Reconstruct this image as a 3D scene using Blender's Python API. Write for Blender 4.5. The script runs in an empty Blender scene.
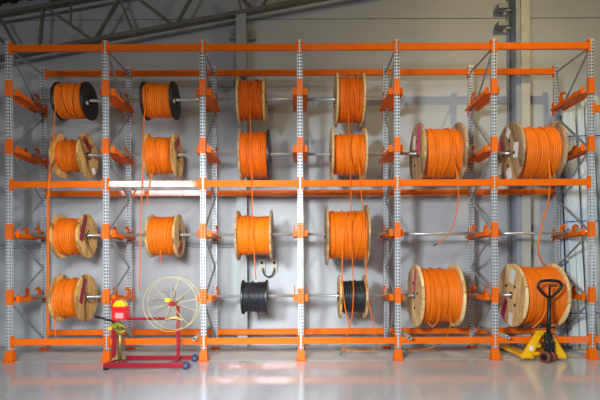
import bpy, bmesh, math, random
from math import pi, sin, cos, radians, sqrt, atan2
from mathutils import Vector, Matrix

C = bpy.context.scene.collection
SC = bpy.context.scene

# ------------------------------------------------------------------ camera
F_PX = 454.0                 # focal length in pixels of a 600 px wide frame
CAM_Y, CAM_Z = -7.0, 1.52
ROLL = 0.0045
PX0, PY0 = 300.5, 262.0       # principal point in the photo
cam_d = bpy.data.cameras.new('camera')
cam = bpy.data.objects.new('camera', cam_d); C.objects.link(cam)
cam_d.sensor_width = 36.0
cam_d.lens = F_PX * 36.0 / 600.0
cam_d.shift_x = (300.0 - PX0) / 600.0
cam_d.shift_y = (PY0 - 200.0) / 600.0
cam.location = (0, CAM_Y, CAM_Z)
cam.rotation_euler = (Matrix.Rotation(pi/2, 3, 'X') @ Matrix.Rotation(-ROLL, 3, 'Z')).to_euler()
cam_d.clip_end = 200
SC.camera = cam

# ------------------------------------------------------------------ world, lights, exposure
w = bpy.data.worlds.new('world'); SC.world = w; w.use_nodes = True
w.node_tree.nodes['Background'].inputs[0].default_value = (0.78, 0.86, 1.0, 1)
w.node_tree.nodes['Background'].inputs[1].default_value = 0.03

def area(name, loc, target, sx, sy, power, col, shape='RECTANGLE'):
    d = bpy.data.lights.new(name, 'AREA'); d.shape = shape; d.size = sx
    if shape in ('RECTANGLE', 'ELLIPSE'): d.size_y = sy
    d.energy = power; d.color = col
    o = bpy.data.objects.new(name, d); C.objects.link(o); o.location = loc
    o.rotation_euler = (Vector(target) - Vector(loc)).to_track_quat('-Z', 'Y').to_euler()
    return o
# open loading door behind the camera, high-bay lamps under the roof, a glare panel added on the left
def spot(name, loc, target, power, col, size, blend, radius):
    d = bpy.data.lights.new(name, 'SPOT'); d.energy = power; d.color = col
    d.spot_size = radians(size); d.spot_blend = blend; d.shadow_soft_size = radius
    o = bpy.data.objects.new(name, d); C.objects.link(o); o.location = loc
    o.rotation_euler = (Vector(target) - Vector(loc)).to_track_quat('-Z', 'Y').to_euler()
    return o
spot('added_front_spot', (-0.9, -8.2, 3.0), (-2.15, 1.3, 0.5), 2800, (0.90, 0.97, 1.0), 43, .6, .8)  # added spot, pools light on the wall behind the left bays
spot('added_front_spot', (-2.5, -8.2, 3.0), (2.8, 1.3, 0.5), 3000, (0.86, 0.96, 1.0), 56, .7, .5)  # second added spot, lifts the bays on the right
area('door_daylight', (0.8, -9.5, 3.2), (0.8, -6.9, -3.0), 6.0, 2.6, 30, (0.88, 0.95, 1.0))
spot('added_side_spot', (6.5, -7.5, 2.2), (-3.6, 0.4, 2.3), 2400, (0.96, 0.98, 1.0), 24, .6, .4)  # narrow spot added to brighten the flange faces of the left bays
area('added_side_fill', (8.5, -5.5, 1.8), (-2.5, 0.0, 0.6), 2.5, 2.6, 45, (0.85, 0.95, 1.0))  # unseen fill added for the flanges that face right
area('added_side_fill', (-8.0, -6.5, 1.8), (3.0, 0.0, 0.8), 2.5, 2.6, 6, (0.9, 0.95, 1.0))  # weaker unseen fill added from the left
area('high_bay_lamp', (4.2, -2.0, 7.5), (3.8, -1.9, 0.0), 0.22, 0.22, 140, (1.0, 0.81, 0.40), 'DISK')
area('high_bay_lamp', (-3.4, -2.0, 6.4), (-3.2, -1.9, 0.0), 0.22, 0.22, 6, (1.0, 0.86, 0.6), 'DISK')
area('high_bay_lamp', (0.6, -4.6, 6.6), (0.6, -4.2, 0.0), 0.4, 0.4, 75, (1.0, 0.97, 0.85), 'DISK')
area('added_glare_panel', (-7.2, -15.0, 5.35), (-2.4, 0.0, 2.7), 4.0, 0.45, 230, (0.95, 0.98, 1.0))  # panel added so the second bay's middle beams catch a white glare

SC.view_settings.view_transform = 'Standard'
SC.view_settings.look = 'None'
SC.view_settings.gamma = 1.0
SC.view_settings.use_curve_mapping = False
SC.view_settings.exposure = 0.0

# ------------------------------------------------------------------ helpers
def P(px, py, Y):
    """photo pixel at depth Y -> world point"""
    u = px - PX0; v = PY0 - py
    u, v = u + ROLL*v, v - ROLL*u
    d = Y - CAM_Y
    return Vector((u*d/F_PX, Y, CAM_Z + v*d/F_PX))

def lin(r, g, b):
    f = lambda c: (c/255/12.92) if c/255 <= .04045 else ((c/255+.055)/1.055)**2.4
    return (f(r), f(g), f(b), 1)

MATS = {}
def mat(name, rgb, rough=.5, metal=0.0, var=0.0, vscale=6.0, bump=0.0, bscale=40.0, rvar=0.0, coat=0.0, stretch=None, spec=.5):
    if name in MATS: return MATS[name]
    m = bpy.data.materials.new(name); m.use_nodes = True
    nt = m.node_tree; b = nt.nodes['Principled BSDF']
    c = lin(*rgb)
    b.inputs['Base Color'].default_value = c
    b.inputs['Roughness'].default_value = rough
    b.inputs['Metallic'].default_value = metal
    b.inputs['Specular IOR Level'].default_value = spec
    if coat: b.inputs['Coat Weight'].default_value = coat; b.inputs['Coat Roughness'].default_value = .06
    tc = nt.nodes.new('ShaderNodeTexCoord')
    vec = tc.outputs['Object']
    if stretch:
        mp = nt.nodes.new('ShaderNodeMapping'); mp.inputs['Scale'].default_value = stretch
        nt.links.new(vec, mp.inputs[0]); vec = mp.outputs[0]
    if var or rvar:
        n = nt.nodes.new('ShaderNodeTexNoise'); n.inputs['Scale'].default_value = vscale; n.inputs['Detail'].default_value = 6
        nt.links.new(vec, n.inputs['Vector'])
    if var:
        mr = nt.nodes.new('ShaderNodeMapRange')
        mr.inputs[1].default_value = .3; mr.inputs[2].default_value = .7
        mr.inputs[3].default_value = 1-var; mr.inputs[4].default_value = 1+var
        nt.links.new(n.outputs[0], mr.inputs[0])
        mx = nt.nodes.new('ShaderNodeMix'); mx.data_type = 'RGBA'; mx.blend_type = 'MULTIPLY'; mx.inputs[0].default_value = 1
        mx.inputs[6].default_value = c
        nt.links.new(mr.outputs[0], mx.inputs[7]); nt.links.new(mx.outputs[2], b.inputs['Base Color'])
    if rvar:
        m2 = nt.nodes.new('ShaderNodeMapRange'); m2.inputs[1].default_value = .3; m2.inputs[2].default_value = .7
        m2.inputs[3].default_value = max(0, rough-rvar); m2.inputs[4].default_value = rough+rvar
        nt.links.new(n.outputs[0], m2.inputs[0]); nt.links.new(m2.outputs[0], b.inputs['Roughness'])
    if bump:
        n3 = nt.nodes.new('ShaderNodeTexNoise'); n3.inputs['Scale'].default_value = bscale; n3.inputs['Detail'].default_value = 4
        nt.links.new(vec, n3.inputs['Vector'])
        bp = nt.nodes.new('ShaderNodeBump'); bp.inputs['Strength'].default_value = bump; bp.inputs['Distance'].default_value = .01
        nt.links.new(n3.outputs[0], bp.inputs['Height']); nt.links.new(bp.outputs[0], b.inputs['Normal'])
    MATS[name] = m
    return m

def wood(name, rgb, dark, plank=.13, seed=0.0):
    """planked softwood: boards along local Z, each board a slightly different tone, long grain, knots"""
    if name in MATS: return MATS[name]
    m = bpy.data.materials.new(name); m.use_nodes = True
    nt = m.node_tree; N = nt.nodes.new; L = nt.links.new
    b = nt.nodes['Principled BSDF']; b.inputs['Roughness'].default_value = .62
    tc = N('ShaderNodeTexCoord')
    mp = N('ShaderNodeMapping'); mp.inputs['Location'].default_value = (seed, seed*.37, seed*1.7)
    L(tc.outputs['Object'], mp.inputs[0])
    sep = N('ShaderNodeSeparateXYZ'); L(mp.outputs[0], sep.inputs[0])
    dv = N('ShaderNodeMath'); dv.operation = 'DIVIDE'; dv.inputs[1].default_value = plank; L(sep.outputs['Y'], dv.inputs[0])
    fl = N('ShaderNodeMath'); fl.operation = 'FLOOR'; L(dv.outputs[0], fl.inputs[0])
    fr = N('ShaderNodeMath'); fr.operation = 'FRACT'; L(dv.outputs[0], fr.inputs[0])
    wn = N('ShaderNodeTexWhiteNoise'); wn.noise_dimensions = '1D'; L(fl.outputs[0], wn.inputs['W'])
    # grain
    m2 = N('ShaderNodeMapping'); m2.inputs['Scale'].default_value = (9, 30, 2.2); L(mp.outputs[0], m2.inputs[0])
    gn = N('ShaderNodeTexNoise'); gn.inputs['Scale'].default_value = 1.6; gn.inputs['Detail'].default_value = 8; L(m2.outputs[0], gn.inputs['Vector'])
    big = N('ShaderNodeTexNoise'); big.inputs['Scale'].default_value = 7; big.inputs['Detail'].default_value = 5; L(mp.outputs[0], big.inputs['Vector'])
    ad = N('ShaderNodeMath'); ad.operation = 'MULTIPLY_ADD'; ad.inputs[1].default_value = .34; L(wn.outputs[0], ad.inputs[0]); 
    mu = N('ShaderNodeMath'); mu.operation = 'MULTIPLY'; mu.inputs[1].default_value = .62; L(gn.outputs[0], mu.inputs[0]); L(mu.outputs[0], ad.inputs[2])
    a2 = N('ShaderNodeMath'); a2.operation = 'MULTIPLY_ADD'; a2.inputs[1].default_value = .40; L(big.outputs[0], a2.inputs[0]); L(ad.outputs[0], a2.inputs[2])
    cr = N('ShaderNodeValToRGB'); L(a2.outputs[0], cr.inputs[0])
    cr.color_ramp.elements[0].position = .42; cr.color_ramp.elements[0].color = lin(*dark)
    cr.color_ramp.elements[1].position = .82; cr.color_ramp.elements[1].color = lin(*rgb)
    # thin gaps between the boards
    lt = N('ShaderNodeMath'); lt.operation = 'LESS_THAN'; lt.inputs[1].default_value = .05; L(fr.outputs[0], lt.inputs[0])
    mx = N('ShaderNodeMix'); mx.data_type = 'RGBA'; mx.inputs[7].default_value = lin(*[int(v*.5) for v in dark])
    hf = N('ShaderNodeMath'); hf.operation = 'MULTIPLY'; hf.inputs[1].default_value = .7; L(lt.outputs[0], hf.inputs[0])
    L(hf.outputs[0], mx.inputs[0]); L(cr.outputs[0], mx.inputs[6]); L(mx.outputs[2], b.inputs['Base Color'])
    bp = N('ShaderNodeBump'); bp.inputs['Strength'].default_value = .3; bp.inputs['Distance'].default_value = .004
    L(gn.outputs[0], bp.inputs['Height']); L(bp.outputs[0], b.inputs['Normal'])
    MATS[name] = m
    return m

class MB:
    """collects shapes; build() links them as ONE mesh object"""
    def __init__(s): s.bm = bmesh.new(); s.mi = 0
    def _mk(s, faces):
        for f in faces: f.material_index = s.mi
    def box(s, x0, x1, y0, y1, z0, z1, M=None):
        vs = [s.bm.verts.new(Vector(c) if M is None else M @ Vector(c)) for c in
              [(x0,y0,z0),(x1,y0,z0),(x1,y1,z0),(x0,y1,z0),(x0,y0,z1),(x1,y0,z1),(x1,y1,z1),(x0,y1,z1)]]
        s._mk([s.bm.faces.new([vs[i] for i in q]) for q in
               [(0,3,2,1),(4,5,6,7),(0,1,5,4),(1,2,6,5),(2,3,7,6),(3,0,4,7)]])
        return s
    def prism(s, pts, axis, a, b):
        """polygon pts extruded along axis between a and b. pts are the other two coordinates in xyz order"""
        def mk(p, t):
            return Vector({'x':(t,p[0],p[1]), 'y':(p[0],t,p[1]), 'z':(p[0],p[1],t)}[axis])
        A = [s.bm.verts.new(mk(p, a)) for p in pts]; B = [s.bm.verts.new(mk(p, b)) for p in pts]
        n = len(pts); fs = [s.bm.faces.new(A[::-1]), s.bm.faces.new(B)]
        for i in range(n): fs.append(s.bm.faces.new([A[i], A[(i+1)%n], B[(i+1)%n], B[i]]))
        s._mk(fs); return s
    def hexa(s, lo, hi):
        """two 4-point loops joined"""
        A = [s.bm.verts.new(p) for p in lo]; B = [s.bm.verts.new(p) for p in hi]
        fs = [s.bm.faces.new(A[::-1]), s.bm.faces.new(B)]
        for i in range(4): fs.append(s.bm.faces.new([A[i], A[(i+1)%4], B[(i+1)%4], B[i]]))
        s._mk(fs); return s
    def tube(s, pts, r, n=8, closed=False, caps=True, smooth=True):
        pts = [Vector(p) for p in pts]; N = len(pts); rings = []
        up = None
        for i, p in enumerate(pts):
            if closed: t = pts[(i+1)%N] - pts[i-1]
            else: t = pts[min(i+1,N-1)] - pts[max(i-1,0)]
            t.normalize()
            if up is None:
                up = Vector((0,0,1)) if abs(t.z) < .9 else Vector((1,0,0))
            a = t.cross(up); 
            if a.length < 1e-6: a = t.orthogonal()
            a.normalize(); up = a.cross(t).normalized()
            rr = r[i] if isinstance(r, (list, tuple)) else r
            rings.append([s.bm.verts.new(p + rr*(cos(2*pi*k/n)*a + sin(2*pi*k/n)*up)) for k in range(n)])
        fs = []
        for i in range(N if closed else N-1):
            A, B = rings[i], rings[(i+1)%N]
            for k in range(n):
                f = s.bm.faces.new([A[k], A[(k+1)%n], B[(k+1)%n], B[k]]); f.smooth = smooth; fs.append(f)
        if not closed and caps:
            fs.append(s.bm.faces.new(rings[0][::-1])); fs.append(s.bm.faces.new(rings[-1]))
        s._mk(fs); return s
    def lathe(s, prof, axis='x', n=40, c=(0,0,0), smooth=True, wob=None):
        """prof: list of (t along axis, radius); open or closed by r=0 ends"""
        c = Vector(c); rings = []
        for (t, r) in prof:
            ring = []
            for k in range(n):
                a = 2*pi*k/n; rr = r
                u, v = rr*cos(a), rr*sin(a)
                ring.append(s.bm.verts.new(c + Vector({'x':(t,u,v),'y':(u,t,v),'z':(u,v,t)}[axis])))
            rings.append(ring)
        fs = []
        for i in range(len(rings)-1):
            A, B = rings[i], rings[i+1]
            for k in range(n):
                f = s.bm.faces.new([A[k], A[(k+1)%n], B[(k+1)%n], B[k]]); f.smooth = smooth; fs.append(f)
        s._mk(fs); return s, rings
    def cyl(s, axis, a, b, r, c=(0,0,0), n=16, smooth=True):
        _, rg = s.lathe([(a, r), (b, r)], axis, n, c, smooth)
        s._mk([s.bm.faces.new(rg[0][::-1]), s.bm.faces.new(rg[1])]); return s
    def build(s, name, m, parent=None, loc=None, bevel=0.0, seg=2):
        bmesh.ops.recalc_face_normals(s.bm, faces=s.bm.faces[:])
        me = bpy.data.meshes.new(name); s.bm.to_mesh(me); s.bm.free()
        for q in (m if isinstance(m, (list, tuple)) else [m]): me.materials.append(q)
        o = bpy.data.objects.new(name, me); C.objects.link(o)
        if parent: o.parent = parent
        if loc: o.location = loc
        if bevel:
            bv = o.modifiers.new('bevel', 'BEVEL'); bv.width = bevel; bv.segments = seg; bv.limit_method = 'ANGLE'; bv.angle_limit = radians(40)
        return o

def tag(o, label=None, cat=None, group=None, kind=None):
    if label: o['label'] = label
    if cat: o['category'] = cat
    if group: o['group'] = group
    if kind: o['kind'] = kind
    return o
def thing(name, loc, label, cat, group=None, rz=0, kind=None):
    o = bpy.data.objects.new(name, None); C.objects.link(o)
    o.empty_display_size = .1; o.location = loc; o.rotation_euler = (0,0,rz)
    return tag(o, label, cat, group, kind)
def copy_tree(o, parent=None):
    c = o.copy(); C.objects.link(c)
    if parent: c.parent = parent
    for ch in list(o.children): copy_tree(ch, c)
    return c
def smooth_path(pts, sub=6):
    pts = [Vector(p) for p in pts]; out = []
    for i in range(len(pts)-1):
        p0 = pts[max(i-1,0)]; p1 = pts[i]; p2 = pts[i+1]; p3 = pts[min(i+2,len(pts)-1)]
        for k in range(sub):
            t = k/sub
            out.append(.5*((2*p1)+(p2-p0)*t+(2*p0-5*p1+4*p2-p3)*t*t+(3*p1-p0-3*p2+p3)*t**3))
    out.append(pts[-1]); return out

ORD = ['first','second','third','fourth','fifth','sixth','seventh']

# ------------------------------------------------------------------ materials
ORANGE = mat('orange_rack_paint', (236, 106, 0), .5, var=.06, vscale=5, rvar=.06, spec=.2)
ORANGEB = mat('orange_beam_paint', (236, 106, 0), .6, var=.06, vscale=5, rvar=.06, coat=.8, spec=.15)
GALV = mat('galvanised_steel', (200, 204, 210), .42, .25, var=.08, vscale=14)
POSTSHADE = mat('painted_post_shade', (34, 35, 37), .7)  # dark colour stands in for the shade inside the hollow posts
GALVB = mat('galvanised_brace', (150, 156, 158), .45, .45, var=.12, vscale=9)
PIPE = mat('galvanised_pipe', (190, 190, 188), .33, .55, var=.08, vscale=20)
CABLE = mat('orange_cable_sheath', (228, 112, 12), .5, spec=.25, var=.08, vscale=5)
CABLE2 = mat('orange_cable_sheath_dark', (214, 96, 8), .5, spec=.25, var=.08, vscale=5)
BLACKC = mat('black_cable_sheath', (30, 32, 39), .38, var=.2, vscale=9)
BLACKP = mat('black_plastic', (22, 22, 24), .4, var=.15, vscale=10)
DARK = mat('dark_hole', (22, 20, 18), .8)
BOLT = mat('dark_bolt_steel', (52, 46, 42), .5, .5)
WALLM = None

# ------------------------------------------------------------------ the setting
def wall_material():
    m = bpy.data.materials.new('painted_wall_panels'); m.use_nodes = True
    nt = m.node_tree; N = nt.nodes.new; L = nt.links.new; b = nt.nodes['Principled BSDF']
    b.inputs['Roughness'].default_value = .55
    tc = N('ShaderNodeTexCoord'); 
    n1 = N('ShaderNodeTexNoise'); n1.inputs['Scale'].default_value = .8; n1.inputs['Detail'].default_value = 5; L(tc.outputs['Object'], n1.inputs['Vector'])
    n2 = N('ShaderNodeTexNoise'); n2.inputs['Scale'].default_value = 60; L(tc.outputs['Object'], n2.inputs['Vector'])
    cr = N('ShaderNodeValToRGB'); cr.color_ramp.elements[0].position = .3; cr.color_ramp.elements[1].position = .7
    cr.color_ramp.elements[0].color = lin(172, 174, 178); cr.color_ramp.elements[1].color = lin(186, 188, 191)
    L(n1.outputs[0], cr.inputs[0]); L(cr.outputs[0], b.inputs['Base Color'])
    bp = N('ShaderNodeBump'); bp.inputs['Strength'].default_value = .08; bp.inputs['Distance'].default_value = .005
    L(n2.outputs[0], bp.inputs['Height']); L(bp.outputs[0], b.inputs['Normal'])
    return m
WY = 1.375
mb = MB()
# horizontal concrete panels with recessed joints
zs = [0.0, 1.89, 6.0, 9.5]
for i in range(3):
    mb.box(-12, 12, WY, WY+.2, zs[i]+(.008 if i else 0), zs[i+1]-.008)
mb.box(-12, 12, WY+.02, WY+.2, .0, 9.5)
tag(mb.build('wall_back', wall_material()), 'pale grey panelled warehouse wall behind the rack', kind='structure')

def floor_material():
    m = bpy.data.materials.new('glossy_epoxy_floor'); m.use_nodes = True
    nt = m.node_tree; N = nt.nodes.new; L = nt.links.new; b = nt.nodes['Principled BSDF']
    tc = N('ShaderNodeTexCoord')
    n1 = N('ShaderNodeTexNoise'); n1.inputs['Scale'].default_value = .9; n1.inputs['Detail'].default_value = 6; L(tc.outputs['Object'], n1.inputs['Vector'])
    cr = N('ShaderNodeValToRGB'); cr.color_ramp.elements[0].position = .3; cr.color_ramp.elements[1].position = .7
    cr.color_ramp.elements[0].color = lin(182, 183, 192); cr.color_ramp.elements[1].color = lin(194, 195, 203)
    L(n1.outputs[0], cr.inputs[0]); L(cr.outputs[0], b.inputs['Base Color'])
    mr = N('ShaderNodeMapRange'); mr.inputs[1].default_value = .3; mr.inputs[2].default_value = .7; mr.inputs[3].default_value = .07; mr.inputs[4].default_value = .15
    L(n1.outputs[0], mr.inputs[0]); L(mr.outputs[0], b.inputs['Roughness'])
    n2 = N('ShaderNodeTexNoise'); n2.inputs['Scale'].default_value = 3.5; n2.inputs['Detail'].default_value = 3; L(tc.outputs['Object'], n2.inputs['Vector'])
    bp = N('ShaderNodeBump'); bp.inputs['Strength'].default_value = .05; bp.inputs['Distance'].default_value = .01
    L(n2.outputs[0], bp.inputs['Height']); L(bp.outputs[0], b.inputs['Normal'])
    b.inputs['Specular IOR Level'].default_value = .42
    return m
CONC = mat('bare_concrete', (200, 198, 197), .6, var=.1, vscale=2.5, bump=.1)
mb = MB(); mb.box(-12, 12, -18, -.012, -.1, 0); mb.mi = 1
mb.box(-12, 12, .0, WY+.2, -.1, -.001); mb.mi = 2; mb.box(-12, 12, -.012, .0, -.1, -.012)
tag(mb.build('floor', [floor_material(), CONC, DARK]), 'glossy pale grey epoxy floor', kind='structure')

# roof over the left: sloping dark sheeting on purlins, the truss under it, columns on the wall
SLOPE = .178
def roof_z(x): return 6.16 + SLOPE*(x + 5.41)
ROOFM = mat('dark_roof_sheeting', (58, 56, 54), .55, .2, var=.3, vscale=2)
mb = MB()
x = -12.0
while x < 12:
    for (a, b_, dz) in ((0, .12, 0), (.12, .16, .03), (.16, .24, .03), (.24, .28, 0)):
        pass
    mb.hexa([(x,-12,roof_z(x)+.16),(x+.3,-12,roof_z(x+.3)+.16),(x+.3,WY,roof_z(x+.3)+.16),(x,WY,roof_z(x)+.16)],
            [(x,-12,roof_z(x)+.22),(x+.3,-12,roof_z(x+.3)+.22),(x+.3,WY,roof_z(x+.3)+.22),(x,WY,roof_z(x)+.22)])
    mb.hexa([(x+.1,-12,roof_z(x+.1)+.12),(x+.2,-12,roof_z(x+.2)+.12),(x+.2,WY,roof_z(x+.2)+.12),(x+.1,WY,roof_z(x+.1)+.12)],
            [(x+.1,-12,roof_z(x+.1)+.16),(x+.2,-12,roof_z(x+.2)+.16),(x+.2,WY,roof_z(x+.2)+.16),(x+.1,WY,roof_z(x+.1)+.16)])
    x += .3
tag(mb.build('ceiling', ROOFM), 'dark sloping metal roof above the left of the rack', kind='structure')
PURL = mat('roof_purlin_steel', (120, 120, 112), .5, .3, var=.15)
for k, x in enumerate((-9.3, -7.7, -6.1, -4.5, -2.9)):
    z = roof_z(x)
    o = MB().box(x-.04, x+.04, -12, WY, z-.04, z+.118).build('roof_purlin', PURL)
    tag(o, kind='structure')

TRUSS = mat('truss_grey_paint', (108, 108, 98), .5, .1, var=.14, vscale=4)
tr = bpy.data.objects.new('roof_truss', None); C.objects.link(tr); tr.location = (0, 1.16, 5.5)
tag(tr, 'grey steel lattice truss sloping up to the right under the roof', kind='structure')
def bar(name, p, q, w, d, m, parent, off):
    p = Vector(p)-Vector(off); q = Vector(q)-Vector(off)
    t = (q-p).normalized(); a = Vector((0,1,0)); nrm = t.cross(a).normalized()
    lo = [p+nrm*w/2*i+a*d/2*j for (i,j) in ((-1,-1),(1,-1),(1,1),(-1,1))]
    hi = [v + (q-p) for v in lo]
    return MB().hexa(lo, hi).build(name, m, parent)
TY = 1.12
off = tr.location
T = lambda x, y: P(x, y, TY)
bar('bottom_chord', T(-60, 69.9), T(420, -20.5), .07, .12, TRUSS, tr, off)
bar('top_chord', T(-90, 31), T(330, -44), .06, .12, TRUSS, tr, off)
for a, b_ in [((-22,22),(17,54)), ((0,18),(20,53)), ((43,8),(39.5,49)), ((47,8),(92,40)), ((121,-4),(95,40)), ((120,0),(133,32)),
              ((131,-7),(174,25)), ((199,-16),(176,25)), ((238,-6),(241.5,13)), ((235,-8),(255,10)), ((283,-24),(259,10))]:
    bar('web_brace', T(*a), T(*b_), .04, .06, TRUSS, tr, off)
bar('hanger', T(71,3.5), T(70.5,24), .03, .03, TRUSS, tr, off)

def column(name, xf, wf, depth, z1, m, label):
    """I-section wall column: front flange, web, rear flange"""
    t = bpy.data.objects.new(name, None); C.objects.link(t); t.location = (xf, WY, 0); tag(t, label, kind='structure')
    mb = MB()
    mb.box(-wf/2, wf/2, -depth, -depth+.02, 0, z1)
    mb.box(-wf/2, wf/2, -.02, -.0005, 0, z1)
    mb.box(-.012, .012, -depth+.02, -.02, 0, z1)
    mb.build('column_shaft', m, t)
    return t
COLM = mat('column_beige_paint', (186, 184, 174), .5, var=.05)
COLG = mat('column_grey_paint', (158, 160, 160), .5, var=.05)
c1 = column('steel_column', P(241.3, 100, 1.07).x, .18, .30, 5.95, COLG, 'grey steel wall column below the truss behind the third bay')
for sx in (-1, 1):
    mb = MB(); mb.box(sx*.18-.07, sx*.18+.07, -.02, -.0005, 5.62, 5.80); mb.box(sx*.18-.07, sx*.18+.07, -.10, -.0, 5.60, 5.62)
    mb.cyl('y', -.035, -.02, .02, (sx*.18, 0, 5.71), 8)
    mb.build('fixing_cleat', COLG, c1)
c2 = column('steel_column', P(526, 100, 1.07).x, .155, .30, 8.0, COLM, 'beige steel wall column with small side boxes behind the sixth bay')
WEBM = mat('column_blue_grey', (150, 156, 166), .5, var=.06)
mb = MB()
mb.box(-.2, -.165, -.05, -.001, 0, 8); mb.box(-.16, -.08, -.28, -.001, 0, 8.0)
mb.build('blue_grey_side_channel', WEBM, c2)
for zz in (6.10, 5.78):
    mb = MB(); mb.box(-.42, -.26, -.17, -.03, zz, zz+.09); mb.box(-.40, -.165, -.11, -.08, zz-.03, zz)
    mb.build('junction_box', mat('pale_box', (150,150,146), .5), c2)
mb = MB(); mb.box(.0, .075, -.3015, -.29, 0, 0.01)
mb.build('column_foot', COLM, c2)

# ------------------------------------------------------------------ rack frames
XI = [(i-3)*1.5 for i in range(7)]
FD = 1.0                      # frame depth
PH = 4.95                      # post height
ROWZ = [4.217, 3.320, 2.005, 0.996]
BEAMZ = [4.843, 2.735, 0.302]

def post_mesh():
    bm = bmesh.new()
    hw = .040; dp = .056
    # profile of a C section opened at the back, with hole columns. list of (x,y,holeflag to next)
    pr = [(-.004, dp, 0), (-.012, dp, 1), (-.030, dp, 0), (-hw, dp, 0), (-hw, .043, 1), (-hw, .020, 0), (-hw, 0, 0), (-.033, 0, 1), (-.009, 0, 0),
          (.009, 0, 1), (.033, 0, 0), (hw, 0, 0), (hw, .020, 1), (hw, .043, 0), (hw, dp, 0), (.030, dp, 1), (.012, dp, 0), (.004, dp, 0)]
    pitch = .0507; n = int(PH/pitch); zl = [0.0]
    kinds = []
    for i in range(n):
        z = i*pitch
        zl += [z+.013, z+.040] if True else []
    zl.append(PH)
    grid = [[bm.verts.new((x, y, z)) for (x, y, h) in pr] for z in zl]
    for r in range(len(zl)-1):
        hole_row = (r % 2 == 1)
        for c in range(len(pr)-1):
            if hole_row and pr[c][2]: continue
            f = bm.faces.new([grid[r][c], grid[r][c+1], grid[r+1][c+1], grid[r+1][c]])
    bmesh.ops.recalc_face_normals(bm, faces=bm.faces[:])
    me = bpy.data.meshes.new('post'); bm.to_mesh(me); bm.free(); me.materials.append(GALV); me.materials.append(POSTSHADE)
    return me
POST = post_mesh()
frame0 = thing('upright_frame', (XI[0], 0, 0), None, 'rack frame', 'upright frames of the rack')
for rear in (0, 1):
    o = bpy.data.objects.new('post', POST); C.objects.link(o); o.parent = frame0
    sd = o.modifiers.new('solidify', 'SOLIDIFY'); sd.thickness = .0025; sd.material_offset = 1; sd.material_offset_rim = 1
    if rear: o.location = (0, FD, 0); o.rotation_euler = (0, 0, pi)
zz = [4.81, 4.03, 3.26, 2.60, 1.97, 1.43, .90, .19]
for i in range(7):
    y0, y1 = (.05, FD-.05) if i % 2 == 0 else (FD-.05, .05)
    MB().tube([(0.006*(-1)**i, y0, zz[i]), (0.006*(-1)**i, y1, zz[i+1])], .017, 6, smooth=False).build('diagonal_brace', GALVB, frame0)
MB().tube([(0, .05, 4.83), (0, FD-.05, 4.83)], .016, 6, smooth=False).build('top_brace', GALVB, frame0)
def foot():
    mb = MB()
    h = .17
    mb.hexa([(-.064,-.035,.012),(.064,-.035,.012),(.064,.085,.012),(-.064,.085,.012)], [(-.053,-.012,h),(.053,-.012,h),(.053,.078,h),(-.053,.078,h)])
    mb.box(-.082, .082, -.06, .10, .0, .012)
    for sx in (-1, 1): mb.cyl('z', .012, .025, .012, (sx*.073, -.05, 0), 6)
    return mb
foot().build('foot_protector', ORANGE, frame0, bevel=.004)
mb = MB(); mb.box(-.08, .08, -.09, .04, .0, .01); mb.box(-.055, .055, -.01-.068, .01, .01, .05)
mb.build('foot_plate', ORANGE, frame0, loc=(0, FD, 0))
frames = []
for i in range(8):
    f = frame0 if i == 0 else copy_tree(frame0)
    f.location = ((i-3)*1.5, 0, 0)
    frames.append(f)
    side = 'left end of the rack' if i == 0 else ('right end of the cable spools' if i == 6 else '')
    if i == 0: f['label'] = 'perforated steel upright frame at the left end of the rack'
    elif i < 6: f['label'] = 'perforated steel upright frame with orange feet, %s from the left' % ORD[i]
    elif i == 6: f['label'] = 'perforated steel upright frame right of the yellow pallet jack, beside the pale lengths'
    else: f['label'] = 'upright frame beyond the pale lengths, rightmost of all'

# ------------------------------------------------------------------ beams
def make_beam(span, rear=False):
    t = thing('rack_beam', (0,0,0), None, 'rack beam', kind='thing')
    hx = span/2
    y0, y1 = .004, .052
    mb = MB(); mb.box(-hx+.004, hx-.004, y0, y1, -.048, .048); mb.box(-hx+.004, hx-.004, y0-.0, y0+.03, .048, .050)
    mb.build('beam_bar', ORANGEB, t, bevel=.006)
    for sx in (-1, 1):
        mb = MB()
        xa, xb = sorted((sx*(hx-.004), sx*(hx+.0005)))
        mb.box(xa, xb, -.002, .06, -.095, .095)
        xa, xb = sorted((sx*(hx-.004), sx*(hx+.026)))
        mb.box(xa, xb, -.0085, -.0025, -.095, .095)
        mb.build('end_connector', ORANGE, t)
    return t
beam0 = make_beam(1.5-.084)
beam1 = None
first = True
LEV = ['top', 'middle', 'bottom']
for lv in range(3):
    for b in range(6):
        for rear in (0, 1):
            o = beam0 if first else copy_tree(beam0)
            first = False
            if rear: o.location = ((b-2.5)*1.5, FD, BEAMZ[lv]); o.rotation_euler = (0,0,pi)
            else: o.location = ((b-2.5)*1.5, 0, BEAMZ[lv])
            o['group'] = 'orange beams of the rack'
            o['label'] = 'orange %s beam along the %s of the %s bay from the left' % ('rear' if rear else 'front', LEV[lv], ORD[b])
for k, (z, lab) in enumerate(((3.87, 'upper'), (.298, 'lower'))):
    o = copy_tree(beam0); o.location = (5.25, 0, z); o['label'] = '%s orange beam running off to the right beyond the pale lengths' % lab
    o['group'] = 'orange beams of the rack'

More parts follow.
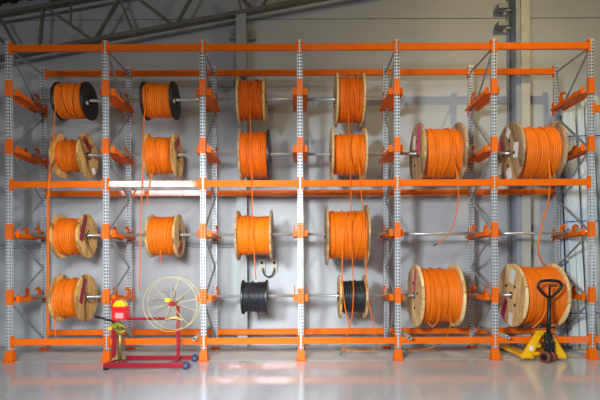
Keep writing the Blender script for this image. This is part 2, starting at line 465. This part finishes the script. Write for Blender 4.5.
# ------------------------------------------------------------------ cradle brackets
def make_bracket():
    t = thing('cradle_bracket', (0,0,0), None, 'bracket', 'orange cradle brackets of the rack')
    for nm, y0, y1, yc in (('front_sleeve', -.014, .03, -.014), ('rear_sleeve', FD-.02, FD+.012, None)):
        mb = MB()
        if yc is not None:
            mb.box(-.046, .046, -.0145, -.0095, -.12, .12)
            for sx in (-1, 1): mb.box(min(sx*.0415, sx*.046), max(sx*.0415, sx*.046), -.0095, .045, -.12, .12)
            mb.mi = 1
            for sx in (-1, 1):
                for z in (-.09, -.045, 0, .045, .09): mb.cyl('y', -.0165, -.0144, .0075, (sx*.026, 0, z), 8)
        else:
            mb.box(-.046, .046, FD+.0095, FD+.0145, -.15, .09)
            for sx in (-1, 1): mb.box(min(sx*.0415, sx*.046), max(sx*.0415, sx*.046), FD-.05, FD+.0095, -.15, .09)
        mb.build(nm, [ORANGE, GALVB], t)
    mb = MB()
    mb.box(-.115, .115, .10, FD-.06, -.066, -.058)
    for sx in (-1, 1):
        a, b_ = sorted((sx*.115, sx*.05)); mb.box(a, b_, .085, .093, -.085, .02)
    for sx in (-1, 1):
        a, b_ = sorted((sx*.115, sx*.109)); mb.prism([(.085,-.085),(FD-.06,-.085),(FD-.06,-.05),(FD-.2,-.035),(.085,-.02)], 'x', a, b_)
    mb.build('channel', ORANGE, t)
    for sx in (-1, 1):
        a, b_ = sorted((sx*.109, sx*.094))
        prof = [(.36,-.058),(.72,-.058),(.71,0),(.70,.07),(.66,.122),(.60,.128),(.535,.10),(.525,.07),(.555,.065),(.595,.082),(.625,.06),
                (.61,.01),(.57,-.03),(.50,-.05),(.44,-.048),(.415,-.02),(.39,-.01),(.37,-.03)]
        # keep the seat of the pipe free: the cradle dips at y=.47
        mb = MB(); mb.prism([(y-.02, z) for (y, z) in prof], 'x', a, b_); mb.build('hook', ORANGE, t)
    return t
br0 = make_bracket(); first = True
ROWN = ['topmost', 'second', 'third', 'lowest']
for r in range(4):
    for i in range(7):
        o = br0 if first else copy_tree(br0); first = False
        o.location = (XI[i] + (.004 if i == 0 else -.004 if i == 6 else 0), 0, ROWZ[r])
        o['label'] = 'orange cradle bracket, %s of the four on the %s upright frame from the left' % (ROWN[r], ORD[i])

# ------------------------------------------------------------------ pipes (spool axles)
SHY = .45
SHZ = [z - .031 for z in ROWZ]
def pipe_mesh(L, r=.024):
    mb = MB(); mb.lathe([(-L/2, r*.8), (-L/2, r), (L/2, r), (L/2, r*.8), (L/2-.1, r*.8)], 'x', 14)
    mb.lathe([(-L/2, r*.8), (-L/2+.1, r*.8)], 'x', 14)
    return mb
shaft0 = None
for r, bays in ((0, (0,1,2,3)), (1, range(6)), (2, range(6)), (3, (0,2,3,4,5))):
    for b in bays:
        if shaft0 is None:
            shaft0 = pipe_mesh(1.5-.17).build('axle_pipe', PIPE); o = shaft0
        else:
            o = shaft0.copy(); C.objects.link(o)
        o.location = ((b-2.5)*1.5, SHY, SHZ[r])
        if r == 2 and b >= 4: lab = 'bare galvanised axle pipe across the %s bay, third row, carrying no spool' % ORD[b]
        else: lab = 'galvanised axle pipe through the spool in the %s row of the %s bay' % (['top','second','third','bottom'][r], ORD[b])
        tag(o, lab, 'pipe', 'axle pipes of the rack')

# ------------------------------------------------------------------ spools
WOOD_Y = wood('spool_wood_honey', (226, 178, 104), (128, 84, 36), .085, 1.3)
WOOD_G = wood('spool_wood_weathered', (196, 158, 114), (98, 70, 44), .10, 4.1)
WOOD_P = wood('spool_wood_pine', (246, 214, 156), (200, 150, 88), .12, 7.7)
WOOD_M = wood('spool_wood_plain', (216, 178, 118), (152, 112, 62), .09, 2.9)
MAROON = mat('maroon_label', (140, 22, 46), .5, var=.1, vscale=30)
PINK = mat('pink_label', (226, 60, 120), .5, var=.1, vscale=30)
WHITE = mat('white_label', (232, 230, 224), .5, var=.06, vscale=30)
YELLOWL = mat('yellow_label', (222, 184, 60), .5)
GREENT = mat('green_tape', (60, 110, 50), .5)
RNG = random.Random(4)

def cable_winding(W, rc, m, parent, zc, seed, pitch=.030, loops=2, amp=.010):
    rg = random.Random(seed)
    turns = max(4, round(W/pitch)); p = W/turns
    nx = turns*6; na = 56
    bm = bmesh.new()
    ph = [rg.uniform(0, 6.28) for _ in range(6)]
    offs = [rg.uniform(-.004, .007) for _ in range(turns+1)]
    rings = []
    for i in range(nx+1):
        x = -W/2 + W*i/nx; ring = []
        for k in range(na):
            a = 2*pi*k/na
            sh = .22*sin(a+ph[0]+x*9) + .15*sin(2*a+ph[1]-x*7)
            q = (x + W/2)/p + sh
            j = min(max(int(math.floor(q)), 0), turns)
            f = q - math.floor(q)
            r = rc - amp + (amp*1.35)*abs(sin(pi*f))**.55 + offs[j] + .004*sin(x*11+ph[2])
            ring.append(bm.verts.new((x, r*cos(a), r*sin(a))))
        rings.append(ring)
    for i in range(nx):
        for k in range(na):
            f = bm.faces.new([rings[i][k], rings[i][(k+1)%na], rings[i+1][(k+1)%na], rings[i+1][k]]); f.smooth = True
    mb = MB(); mb.bm.free(); mb.bm = bm
    # a few turns that cross over the lay
    for q in range(loops):
        x0 = rg.uniform(-W/2+.05, W/2-.05); x1 = min(max(x0 + rg.uniform(-.14, .14), -W/2+.04), W/2-.04)
        a0 = rg.uniform(-2.6, -1.2) 
        pts = []
        for s in range(26):
            t = s/25; a = a0 - 2.9*t
            xx = x0 + (x1-x0)*t
            pts.append((xx, (rc+.013)*cos(a), (rc+.013)*sin(a)))
        mb.tube(pts, .012, 6)
    o = mb.build('cable_winding', m, parent, loc=(0,0,zc))
    return o

def flange_mb(R, t, hole=.042):
    mb = MB()
    _, rg = mb.lathe([(-t/2, hole), (-t/2, R-.006), (-t/2+.006, R), (t/2-.006, R), (t/2, R-.006), (t/2, hole), (-t/2, hole)], 'x', 56, smooth=False)
    bmesh.ops.remove_doubles(mb.bm, verts=mb.bm.verts[:], dist=1e-5)
    return mb

SPOOLS = {}
def spool(bay, row, xl, xr, R, yc, rc, fm, cm, label, flm=None, cat='cable spool', rim=.034, stickers=(), bolts=0, pitch=.030, black=False, loops=2, hubcol=None, group='cable spools on the rack'):
    s = F_PX/(SHY-CAM_Y)
    Xl = P(xl, yc, SHY).x; Xr = P(xr, yc, SHY).x
    Zc = SHZ[row] - (.004 if bay >= 4 else .016)
    R = R/s; rc = rc/s
    W = Xr - Xl
    t = thing('cable_spool', ((Xl+Xr)/2, SHY, Zc-R), label, cat, group)
    rg = random.Random(bay*10+row)
    facing = 1 if (Xl+Xr) < 0 else -1
    for sd in (-1, 1):
        fmat = (flm if (flm is not None and sd == 1) else fm)
        f = flange_mb(R, rim, .042).build('flange', fmat, t, loc=(sd*W/2, 0, R))
        ang = rg.uniform(-.9, .9); f.rotation_euler = (ang, 0, 0)
        if sd == facing or abs(Xl+Xr) < .9:
            nb = bolts if bolts else 4
            rb = .40*R if bolts else .32*rc
            for k in range(nb):
                a = 2*pi*k/nb + .6
                MB().cyl('x', sd*rim/2-.001, sd*(rim/2+.008), (.027 if bolts else .016), (0, rb*cos(a), rb*sin(a)), 8).build('bolt', BOLT, f)
            mbh = MB(); mbh.lathe([(sd*rim/2, .040), (sd*(rim/2+.006), .042), (sd*(rim/2+.006), .058), (sd*rim/2, .06)], 'x', 20)
            mbh.build('hub_ring', BOLT, f)
        if sd == facing:
            for (ca, cr_, lw, lh, tilt, mt) in stickers:
                # ca: angle (deg) on the flange with 0 = towards the camera side horizontal, 90 = up
                a = radians(ca); cy, cz = -cr_*R*cos(a), cr_*R*sin(a)
                M = Matrix.Rotation(-ang, 4, 'X') @ Matrix.Translation((0, cy, cz)) @ Matrix.Rotation(radians(tilt), 4, 'X')
                xa, xb = sorted((sd*(rim/2-.0005), sd*(rim/2+.0025)))
                MB().box(xa, xb, -lw/2, lw/2, -lh/2, lh/2, M).build('label', mt, f)
    MB().cyl('x', -W/2+rim/2, W/2-rim/2, rc*.55, (0,0,0), 32).build('drum', fm, t, loc=(0,0,R))
    cable_winding(W-rim-.002, rc, cm, t, R, bay*7+row*3, pitch, loops)
    SPOOLS[(bay,row)] = (t, R, rc, (Xl+Xr)/2, Zc, cm)
    return t

def tail(bay, row, pts, r=.0085, tip=None, Y0=None):
    """loose end of the cable; pts (px, py, Y)"""
    t, R, rc, Xc, Zc, cm = SPOOLS[(bay,row)]
    base = Vector(t.location)
    ws = [P(*p) - base for p in pts]
    sp = smooth_path(ws)
    o = MB().tube(sp, r, 8).build('loose_cable_end', cm, t)
    if tip:
        d = (sp[-1]-sp[-3]).normalized()
        MB().tube([sp[-1]-d*.05, sp[-1]+d*.012], r*1.25, 8).build('taped_tip', tip, o)
    return o

mar = lambda ca, cr_, l=.26, tilt=0: (ca, cr_, .085, l, tilt, MAROON)
# bay 1
spool(0,0, 61, 89.5, 18.5, 100, 16.5, BLACKP, CABLE, 'black-flanged spool of orange cable at the top of the first bay', stickers=((-30,.45,.08,.05,20,WHITE),))
spool(0,1, 61.5, 87.5, 22, 155, 15, WOOD_Y, CABLE, 'wooden spool of orange cable under the black-flanged one in the first bay', stickers=((76,.54,.30,.12,-25,MAROON),(-132,.78,.12,.10,15,WHITE),))
spool(0,2, 61.5, 87, 22, 235, 17.5, WOOD_Y, CABLE, 'wooden spool with upright maroon label just below the middle beam, first bay', stickers=((38,.56,.12,.44,-22,MAROON),(20,.92,.05,.12,-10,YELLOWL),))
spool(0,3, 61.5, 86.5, 23.5, 301, 19, WOOD_Y, CABLE, 'fuller wooden spool with maroon label at the bottom of the first bay', stickers=((38,.52,.12,.42,-22,MAROON),(20,.92,.05,.12,-10,YELLOWL),))
# bay 2
spool(1,0, 146.5, 175, 18.5, 98.5, 16.2, BLACKP, CABLE, 'black-flanged spool of orange cable at the top of the second bay', stickers=((-20,.4,.08,.05,10,WHITE),))
spool(1,1, 149.5, 177, 22, 154.5, 17.5, WOOD_Y, CABLE, 'wooden spool of orange cable with maroon label, second row of the second bay', stickers=((68,.54,.34,.12,34,MAROON),))
spool(1,2, 152.5, 179, 21.5, 234.5, 19, WOOD_M, CABLE, 'wooden spool above the wire wheel of the red trolley, maroon label low down', stickers=((-95,.58,.32,.12,26,MAROON),))
# bay 3
spool(2,0, 239.5, 265, 23, 98.5, 18.5, WOOD_M, CABLE2, 'wooden spool of darker orange cable at the top of the third bay', loops=4)
spool(2,1, 241.5, 269, 25, 155, 22, WOOD_G, CABLE2, 'wooden spool with black right flange in the second row of the third bay', flm=BLACKP, loops=3)
spool(2,2, 238.5, 271.5, 25, 235, 19, WOOD_G, CABLE, 'wooden spool of orange cable hanging above the two wall sockets', loops=4)
spool(2,3, 243.5, 267, 17.2, 296.5, 15, BLACKP, BLACKC, 'small black spool of black cable at the bottom of the third bay')
# bay 4
spool(3,0, 336, 361.5, 26, 99, 21.5, WOOD_M, CABLE2, 'wooden spool of darker orange cable at the top of the fourth bay', loops=4)
spool(3,1, 331.5, 363.5, 26, 154, 19.5, WOOD_M, CABLE, 'wooden spool in the second row of the fourth bay, with two hanging cables', loops=2)
spool(3,2, 326.5, 365.5, 30, 235, 23.5, WOOD_G, CABLE, 'tall wooden spool of orange cable below the middle beam in the fourth bay', loops=4)
spool(3,3, 339.5, 364.5, 21.5, 296.5, 15.5, WOOD_M, BLACKC, 'wooden-flanged spool of black cable at the bottom of the fourth bay', stickers=((100,.6,.05,.2,20,PINK),))
# bays 5 and 6
spool(4,1, 417.5, 456.5, 29.8, 151, 23.5, WOOD_G, CABLE, 'large wooden spool in the second row of the fifth bay, pink and white labels', bolts=4, rim=.045, loops=3,
      stickers=((50,.52,.16,.46,4,PINK),(120,.5,.14,.22,10,WHITE),(5,.82,.08,.34,4,YELLOWL),))
spool(4,3, 415.5, 454, 31, 295.5, 26.5, WOOD_P, CABLE, 'large pale pine spool with pink stripe at the bottom of the fifth bay', bolts=4, rim=.045, loops=5,
      stickers=((75,.5,.13,.36,14,PINK),))
spool(5,1, 510, 549.5, 30.3, 151, 24.5, WOOD_G, CABLE, 'large weathered wooden spool in the second row of the sixth bay, white labels', bolts=4, rim=.045,
      stickers=((150,.74,.12,.24,20,PINK),(92,.68,.13,.13,45,WHITE),(0,.50,.16,.24,10,WHITE),(-88,.70,.17,.20,-20,WHITE),(-150,.74,.12,.20,10,WHITE),))
spool(5,3, 512, 551.5, 31.5, 295.5, 28, WOOD_P, CABLE, 'large pale pine spool behind the pallet jack handle in the sixth bay', bolts=4, rim=.045, loops=3,
      stickers=((80,.62,.16,.24,24,WHITE),(-92,.76,.13,.20,10,WHITE),(-135,.66,.13,.36,28,PINK),))

# loose ends
tail(0,0, [(55.5,104,.24),(54,125,.14),(53,140,.05),(49.5,170,-.016),(48,190,-.016),(47.3,215,.02),(47,260,.08),(47,310,.09),(47,346.5,.93)][:8]+[(47,340,.10)])
tail(0,1, [(63.5,158,.24),(54,166,.12),(50.5,176,.0),(49.3,183,-.018),(49,200,.02),(48.6,260,.10),(48.4,338,.14)])
tail(0,3, [(53,303,.2),(54,318,.17),(55,330,.16),(56,339,.15)])
tail(1,0, [(144.5+2,95,.25),(144,120,.14),(142.8,160,.0),(142,184,-.018),(140.8,215,.03),(140,260,.06),(139.5,291,.06)], r=.009)
tail(1,1, [(155,158,.2),(152.5,172,.06),(149.3,184,-.018),(147.8,196,.02),(147,206,.03)])
tail(1,2, [(160.5,250,.17),(160.2,256,.16),(161.5,262,.16)])
tail(2,0, [(249,90,.19),(250,104,.14),(250.5,130,.08),(251.3,160,.04),(252,184,-.018),(252.5,215,.05),(254,250,.09),(256,279,.10)])
tail(3,0, [(349,78,.2),(348.2,100,.11),(349,130,.06),(350,160,.03),(350.8,184,-.018),(351.5,230,.02),(352.8,270,.06),(353.5,295,.10),(351.5,320,.12),(346,338,.14),(340.5,355,.10)], tip=GREENT)
tail(3,1, [(358.5,142,.19),(359,160,.13),(360.5,184,-.018),(363,212,.03),(366,238,.06),(365.8,265,.10),(367.5,295,.12),(373,322,.13),(376,340,.16),(374,350,.30),(362,351,.32),(348,350,.31),(337.5,349.5,.30)], tip=GREENT)
tail(3,2, [(346,212,.12),(344,235,.06),(342,268,.10),(344,300,.12),(348,322,.12),(350,331,.12)])
tail(4,1, [(441,131,.2),(447,142,.10),(454,160,.05),(458,184,-.018),(457.8,205,.05),(452,228,.10),(444,239,.12),(434,245.5,.12)], tip=BLACKP)
tail(4,3, [(437,285,.05),(440,305,.03),(439,318,.06),(433,326.5,.12),(428,322,.12)], r=.011)
tail(4,3, [(447,285,.06),(450,305,.04),(450.5,325,.08),(446,337,.16),(438,345,.25),(424,349.5,.30),(406,350.5,.26)], tip=GREENT)
tail(5,1, [(546,128,.24),(548,150,.12),(549.5,170,.09),(549.8,184,.09),(548,203,.12),(542,226,.14),(538,246,.16),(540,258,.24),(544,265,.42)], r=.013)
tail(5,3, [(548,306,.04),(543,317,.05),(537,324,.08),(532.5,328,.10)], r=.013)

# ------------------------------------------------------------------ spare pipes lying on the bottom beams
def spare_pipe(x, y0, y1, lab, rz=0):
    r = .028; z = .348 + r
    mb = MB(); mb.lathe([(y0+.12, r*.82), (y0, r*.82), (y0, r), (y1, r), (y1, 0.001)], 'y', 14)
    o = mb.build('spare_pipe', PIPE); o.location = (x, 0, z); o.rotation_euler = (0,0,rz)
    tag(o, lab, 'pipe', 'spare pipes on the bottom beams')
spare_pipe(-1.60, -.22, 1.06, 'spare pipe poking out over the bottom beam right of the red trolley')
spare_pipe(1.635, -.20, 1.06, 'spare pipe poking out over the bottom beam below the pine spool with the pink stripe')
spare_pipe(3.105, -.20, 1.06, 'spare pipe poking out over the bottom beam left of the pallet jack')

# ------------------------------------------------------------------ on the wall: conduits and sockets
for k, z in enumerate((1.86, 1.80)):
    o = MB().tube([(-6.5, WY-.022, z), (-1.08, WY-.022, z)], .012, 8).build('wall_conduit', GALV)
    tag(o, ('upper' if k == 0 else 'lower')+' of two thin conduits running along the wall behind the left bays', 'conduit', 'conduits on the wall')
CREAM = mat('cream_plastic', (196, 190, 168), .45)
for k, px in enumerate((262.3, 274.3)):
    c = P(px, 265.5, WY)
    t = thing('wall_socket', (c.x, WY, c.z-.11), ('left' if k == 0 else 'right')+' of two cream sockets on the wall above the black spool', 'socket', 'sockets on the wall')
    mb = MB(); mb.box(-.055, .055, -.06, -.0005, -.0, .24); mb.cyl('y', -.075, -.06, .042, (0,0,.16), 18); mb.cyl('y', -.075, -.06, .036, (0,0,.06), 18)
    mb.build('socket_box', CREAM, t, bevel=.005)
    MB().cyl('y', -.082, -.0755, .027, (0,0,.16), 16).build('socket_opening', DARK, t)
    MB().cyl('y', -.09, -.0755, .026, (0,0,.06), 16).build('plug_cap', mat('grey_cap', (150,148,138), .5), t)
pts = [P(263.2,270.5,WY-.10), P(264,274,WY-.10), P(266.5,276.3,WY-.10), P(269.5,276.6,WY-.10), P(272.5,274.5,WY-.10), P(274,270.5,WY-.10)]
pts = [P(263,268.6,WY-.095)] + pts + [P(274.3,268.6,WY-.095)]
tag(MB().tube(smooth_path(pts), .013, 8).build('lead', BLACKP), 'short dark lead looping between the two wall sockets', 'cable')

# ------------------------------------------------------------------ long pale lengths leaning on the wall at the right, blue ties
SHEET = mat('pale_galvanised_lengths', (208, 216, 223), .45, .0, var=.08, vscale=3, stretch=(8,8,.6))
BLUE = mat('blue_strap', (30, 110, 190), .5)
rg = random.Random(11)
sp_ = [(4.63,1.33,4.33),(4.77,1.31,4.36),(4.88,1.30,4.40),(4.99,1.29,4.28),(5.10,1.28,4.42),(5.21,1.27,4.46),(5.32,1.26,4.46),(5.43,1.26,4.40),(5.54,1.26,4.44),
       (4.70,1.17,4.26),(4.83,1.16,4.34),(4.97,1.14,4.22),(5.11,1.13,4.40),(5.25,1.12,4.36),(5.39,1.10,4.34)]
for k, (x, yt, h) in enumerate(sp_):
    # a shallow tray section, foot away from the wall, top leaning on it
    lean = .22 if k < 9 else .30
    w_ = .108; rib = .024
    t = Vector((rg.uniform(-.03,.03), lean, h)); L_ = t.length
    mb = MB()
    prof = [(-w_/2, rib), (-w_/2, 0), (-.02, 0), (-.014, -.008), (.014, -.008), (.02, 0), (w_/2, 0), (w_/2, rib), (w_/2-.004, rib), (w_/2-.004, .004), (-w_/2+.004, .004+.008), (-w_/2+.004, rib)]
    mb.prism(prof, 'z', 0, L_)
    o = mb.build('tray_length', SHEET)
    o.rotation_euler = (-math.asin(lean/L_), math.atan2(t.x, t.z), 0)
    o.location = (x, yt-lean-.12, .015)
    row = 'back' if k < 9 else 'front'
    n_ = k if k < 9 else k-9
    tag(o, 'pale steel length leaning at the right, %s from the left in the %s layer' % ((ORD+['eighth','ninth'])[n_], row), 'metal length', 'pale lengths leaning at the right')
for (z, nm) in ((3.70, 'top'), (2.2, 'middle'), (.62, 'lowest')):
    f = z/4.33
    yf = 1.15-.30-.12+.30*f - .012
    o = MB().tube([(4.60, yf+.07, z), (4.64, yf-.004, z), (5.0, yf-.03, z+.01), (5.44, yf-.06, z), (5.50, yf+.03, z)], .010, 6).build('tie_strap', BLUE)
    tag(o, 'blue strap around the pale lengths, %s of three' % nm, 'strap', 'blue straps on the pale lengths')

# ------------------------------------------------------------------ red trolley with the wire wheel
RED = mat('crimson_paint', (158, 6, 36), .35, var=.08, vscale=6, coat=.3)
REDB = mat('bright_red_housing', (222, 30, 36), .35)
YEL = mat('yellow_housing', (246, 196, 20), .4)
CREAMW = mat('cream_wire', (214, 194, 124), .4, .1)
OLIVE = mat('olive_clamp', (150, 146, 40), .45, .2, var=.15)
BRASS = mat('brass_post', (160, 140, 92), .35, .6, var=.15)
BLUEW = mat('dark_blue_wheel', (28, 44, 84), .45)
tx, ty = -2.2, -.35
tro = thing('winding_trolley', (tx, ty+.07, 0), 'crimson cable winding trolley with a cream wire wheel in front of the rack', 'trolley')
def TB(): return MB()
lc = lambda x, y, z: (x-tx, y-ty, z)
mb = MB()
for yy in (-.62, -.12):
    mb.box(-2.80-tx, -1.66-tx, yy-.03-ty, yy+.03-ty, .035, .095)
for xx in (-2.77, -2.66, -1.85):
    mb.box(xx-.025-tx, xx+.025-tx, -.59-ty, -.15-ty, .04, .09)
mb.build('base_frame', RED, tro, bevel=.004)
for (xx, yy) in ((-1.635, -.62), (-1.625, -.12)):
    mb = MB(); mb.cyl('y', -.022, .022, .058, (0,0,0), 24)
    wv = mb.build('wheel', BLUEW, tro, loc=(xx-tx, yy-ty, .058), bevel=.006)
    MB().cyl('y', -.03, .03, .02, (0,0,0), 12).build('wheel_hub', mat('grey_hub', (110,118,130), .4, .4), wv)
for yy in (-.62, -.12):
    MB().box(-.03, .03, -.03, .03, 0, .036).build('foot_pad', BLACKP, tro, loc=(-2.77-tx, yy-ty, 0))
# left mast, brass jack post with star base
MB().box(-.022, .022, -.022, .022, .088, .98).build('left_mast', RED, tro, loc=(-2.765-tx, -.35-ty, 0), bevel=.003)
mb = MB(); mb.cyl('z', .09, .58, .030, (0,0,0), 16); mb.cyl('z', .55, .62, .04, (0,0,0), 16)
for k in range(4):
    a = k*pi/2+.5; mb.hexa([(-.0,-.012,.09),(.1*cos(a)-.01,.1*sin(a)-.012,.09),(.1*cos(a)-.01,.1*sin(a)+.012,.09),(0,.012,.09)],
                           [(-.0,-.012,.20),(.1*cos(a)-.01,.1*sin(a)-.012,.10),(.1*cos(a)-.01,.1*sin(a)+.012,.10),(0,.012,.20)])
mb.build('jack_post', BRASS, tro, loc=(-2.675-tx, -.36-ty, 0))
# length counter housing
mb = MB(); mb.box(-.09, .10, -.09, .09, .0, .20); mb.box(-.105, .115, -.095, .0, .145, .165); mb.box(-.105, -.085, -.08, .08, .16, .30)
mb.mi = 1; mb.box(-.05, .07, -.0925, -.089, .03, .11)
ch = mb.build('counter_housing', [REDB, mat('pale_red_label', (236,150,150), .5)], tro, loc=(-2.655-tx, -.37-ty, .68), bevel=.006)
mb = MB()
pr = [(-.09,.17)]+[(.09*cos(pi-k*pi/16), .19+.105*sin(k*pi/16)) for k in range(17)]+[(.09,.17)]
mb.prism(pr, 'y', -.082, .06); mb.build('counter_dome', YEL, tro, loc=(-2.655-tx, -.37-ty, .68), bevel=.012)
# crossbar, right mast, cream handle
MB().box(-2.745-tx, -1.85-tx, -.02, .02, .655, .695).build('crossbar', RED, tro, loc=(0, -.22-ty, 0), bevel=.003)
MB().box(-2.76-tx, -2.72-tx, -.15, .02, .66, .69).build('crossbar_link', RED, tro, loc=(0, -.22-ty, 0))
MB().box(-.022, .022, -.02, .02, .088, .885).build('right_mast', RED, tro, loc=(-1.85-tx, -.22-ty, 0), bevel=.003)
MB().tube([(-2.02-tx,-.26-ty,.655),(-1.96-tx,-.262-ty,.69),(-1.86-tx,-.262-ty,.695),(-1.775-tx,-.26-ty,.655)], [.014,.024,.024,.016], 10).build('handle', CREAMW, tro)
# clamp levers and crank at the left
mb = MB(); mb.tube([lc(-2.76,-.40,.60), lc(-2.68,-.42,.63), lc(-2.56,-.42,.57)], [.03,.028,.012], 8); mb.tube([lc(-2.74,-.41,.55), lc(-2.64,-.42,.50), lc(-2.56,-.42,.53)], [.02,.022,.012], 8)
mb.cyl('y', -.10, -.04, .035, lc(-2.72,-.35,.60), 12)
mb.build('clamp_lever', OLIVE, tro)
mb = MB(); mb.tube([lc(-2.76,-.39,.66), lc(-2.92,-.40,.71), lc(-3.02,-.40,.73)], .016, 8)
mb.build('crank', BLACKP, tro)
mb = MB(); mb.box(-.04,.02,-.03,.0,0,.05); mb.build('yellow_tag', YEL, tro, loc=(-2.80-tx, -.36-ty, .53))
# wire wheel
hub = Vector((-1.89, -.34, .915))
wr = bpy.data.objects.new('wire_wheel', None); C.objects.link(wr); wr.parent = tro; wr.location = hub - Vector((tx,ty,0))
R_ = .392
for yy in (-.16, .04):
    MB().tube([(R_*cos(2*pi*k/64), yy, R_*sin(2*pi*k/64)) for k in range(64)], .0044, 6, closed=True).build('rim', CREAMW, wr)
for k in range(12):
    a = 2*pi*k/12 + .2
    yy = -.16 if k % 2 == 0 else .04
    MB().tube([(.03*cos(a), -.05, .03*sin(a)), (.14*cos(a), yy*.8-.01, .14*sin(a)), (R_*cos(a), yy, R_*sin(a))], .0038, 5).build('spoke', CREAMW, wr)
for k in range(8):
    a = 2*pi*k/8 + .45
    MB().tube([(.03*cos(a), -.05, .03*sin(a)), (.15*cos(a), -.05, .15*sin(a)), (.19*cos(a), -.09, .19*sin(a)), (.24*cos(a+.12), -.20, .24*sin(a+.12))], .006, 5).build('prong', mat('aged_wire', (150,128,70), .4, .3), wr)
MB().cyl('y', -.12, .13, .035, (0,0,0), 16).build('hub', RED, wr)
MB().box(-.075, -.005, -.16, -.10, .03, .09).build('hub_knob', YEL, wr, bevel=.006)

# ------------------------------------------------------------------ yellow pallet jack
YJ = mat('yellow_jack_paint', (246, 184, 8), .38, var=.06, vscale=6)
BLK = mat('black_jack_paint', (20, 20, 21), .38)
TYRE = mat('brown_polyurethane', (120, 62, 52), .45)
jx, jy = 3.695, -.12
jk = thing('pallet_jack', (jx, jy, 0), 'yellow pallet jack with black handle, forks pushed under the sixth bay', 'pallet jack')
for sx in (-1, 1):
    mb = MB()
    xi = sx*.24
    a, b_ = xi-.08, xi+.08
    mb.hexa([(a,.16,.045),(b_,.16,.045),(b_,1.0,.045),(a,1.0,.045)], [(a,.16,.10),(b_,.16,.10),(b_,1.0,.10),(a,1.0,.10)])
    mb.hexa([(a+.02,1.0,.05),(b_-.02,1.0,.05),(b_-.05,1.07,.06),(a+.05,1.07,.06)], [(a,1.0,.10),(b_,1.0,.10),(b_-.05,1.07,.075),(a+.05,1.07,.075)])
    # heel block that flares out in front
    mb.hexa([(xi-.085 if sx>0 else xi-.10,.02,.035),(xi+.10 if sx>0 else xi+.085,.02,.035),(b_,.17,.035),(a,.17,.035)],
            [(xi-.085 if sx>0 else xi-.10,.02,.085),(xi+.10 if sx>0 else xi+.085,.02,.085),(b_,.17,.10),(a,.17,.10)])
    mb.build('fork', YJ, jk, bevel=.005)
    MB().cyl('x', -.05, .05, .038, (0,0,0), 18).build('load_roller', TYRE, jk, loc=(xi, .88, .038))
    # sloping gusset from the pump head down to the fork heel
    mb = MB()
    lo = [(sx*.19,.0,.06),(sx*.345,.0,.06),(sx*.345,.07,.06),(sx*.19,.07,.06)]
    hi = [(sx*.02,.0,.44),(sx*.10,.0,.455),(sx*.10,.07,.455),(sx*.02,.07,.44)]
    if sx < 0: lo = lo[::-1]; hi = hi[::-1]
    mb.hexa(lo, hi); mb.build('gusset', YJ, jk, bevel=.006)
MB().box(-.2, .2, .01, .075, .085, .135).build('crossbar', YJ, jk, bevel=.006)
MB().box(-.14, .14, .02, .07, .20, .25).build('rung', YJ, jk, bevel=.006)
MB().box(-.11,.11,-.005,.076,.40,.46).build('head_plate', YJ, jk, bevel=.006)
MB().box(-.03,.03,-.003,0,-.035,.035).build('sticker', WHITE, jk, loc=(-.205,-.001,.20))
# pump and steering
mb = MB(); mb.cyl('z', .13, .36, .045, (0,-.075,0), 16); mb.cyl('z', .34, .40, .06, (0,-.075,0), 16); mb.box(-.07, .07, -.13, -.02, .20, .30); mb.cyl('z', .16,.33,.02,(.075,-.10,0),10)
mb.build('pump', BLK, jk, bevel=.004)
for sx in (-1, 1):
    o = MB(); o.lathe([(-.028,.03),(-.028,.078),(-.022,.088),(.022,.088),(.028,.078),(.028,.03)], 'x', 28)
    a = radians(28)
    wv = o.build('steer_wheel', TYRE, jk, loc=(sx*.062*cos(a), -.085+sx*.062*sin(a), .088)); wv.rotation_euler = (0,0,a)
    MB().cyl('x', -.034, .034, .052, (0,0,0), 20).build('wheel_disc', BLK, wv)
mb = MB(); mb.cyl('x', -.10, .10, .015, (0,0,0), 10)
ax = mb.build('steer_axle', BLK, jk, loc=(0,-.085,.088)); ax.rotation_euler = (0,0,radians(28))
MB().cyl('z', .088, .14, .03, (0,-.085,0), 12).build('steer_stem', BLK, jk)
# handle
mb = MB()
hy = lambda z: -.10 - (z-.36)*.06
mb.tube([(0,hy(.33),.33),(0,hy(.98),.98)], [.034,.027], 12)
mb.box(-.045,.045,-.14,-.06,.33,.45)
mb.build('handle_shaft', BLK, jk)
mb = MB()
lp = [(0,.97),(-.055,1.0),(-.12,1.06),(-.168,1.125),(-.172,1.175),(-.135,1.215),(-.06,1.228),(0,1.23),(.06,1.228),(.135,1.215),(.172,1.175),(.168,1.125),(.12,1.06),(.055,1.0)]
mb.tube([(x, hy(z), z) for (x, z) in lp], .023, 10, closed=True)
mb.build('handle_loop', BLK, jk)
MB().tube([(0,hy(.97),.97),(0,hy(1.15),1.15),(0,hy(1.17),1.17)], .017, 8).build('release_stem', BLK, jk)
MB().box(-.01,.11,hy(1.14)-.012,hy(1.14)+.012,1.135,1.16).build('release_lever', BLK, jk)
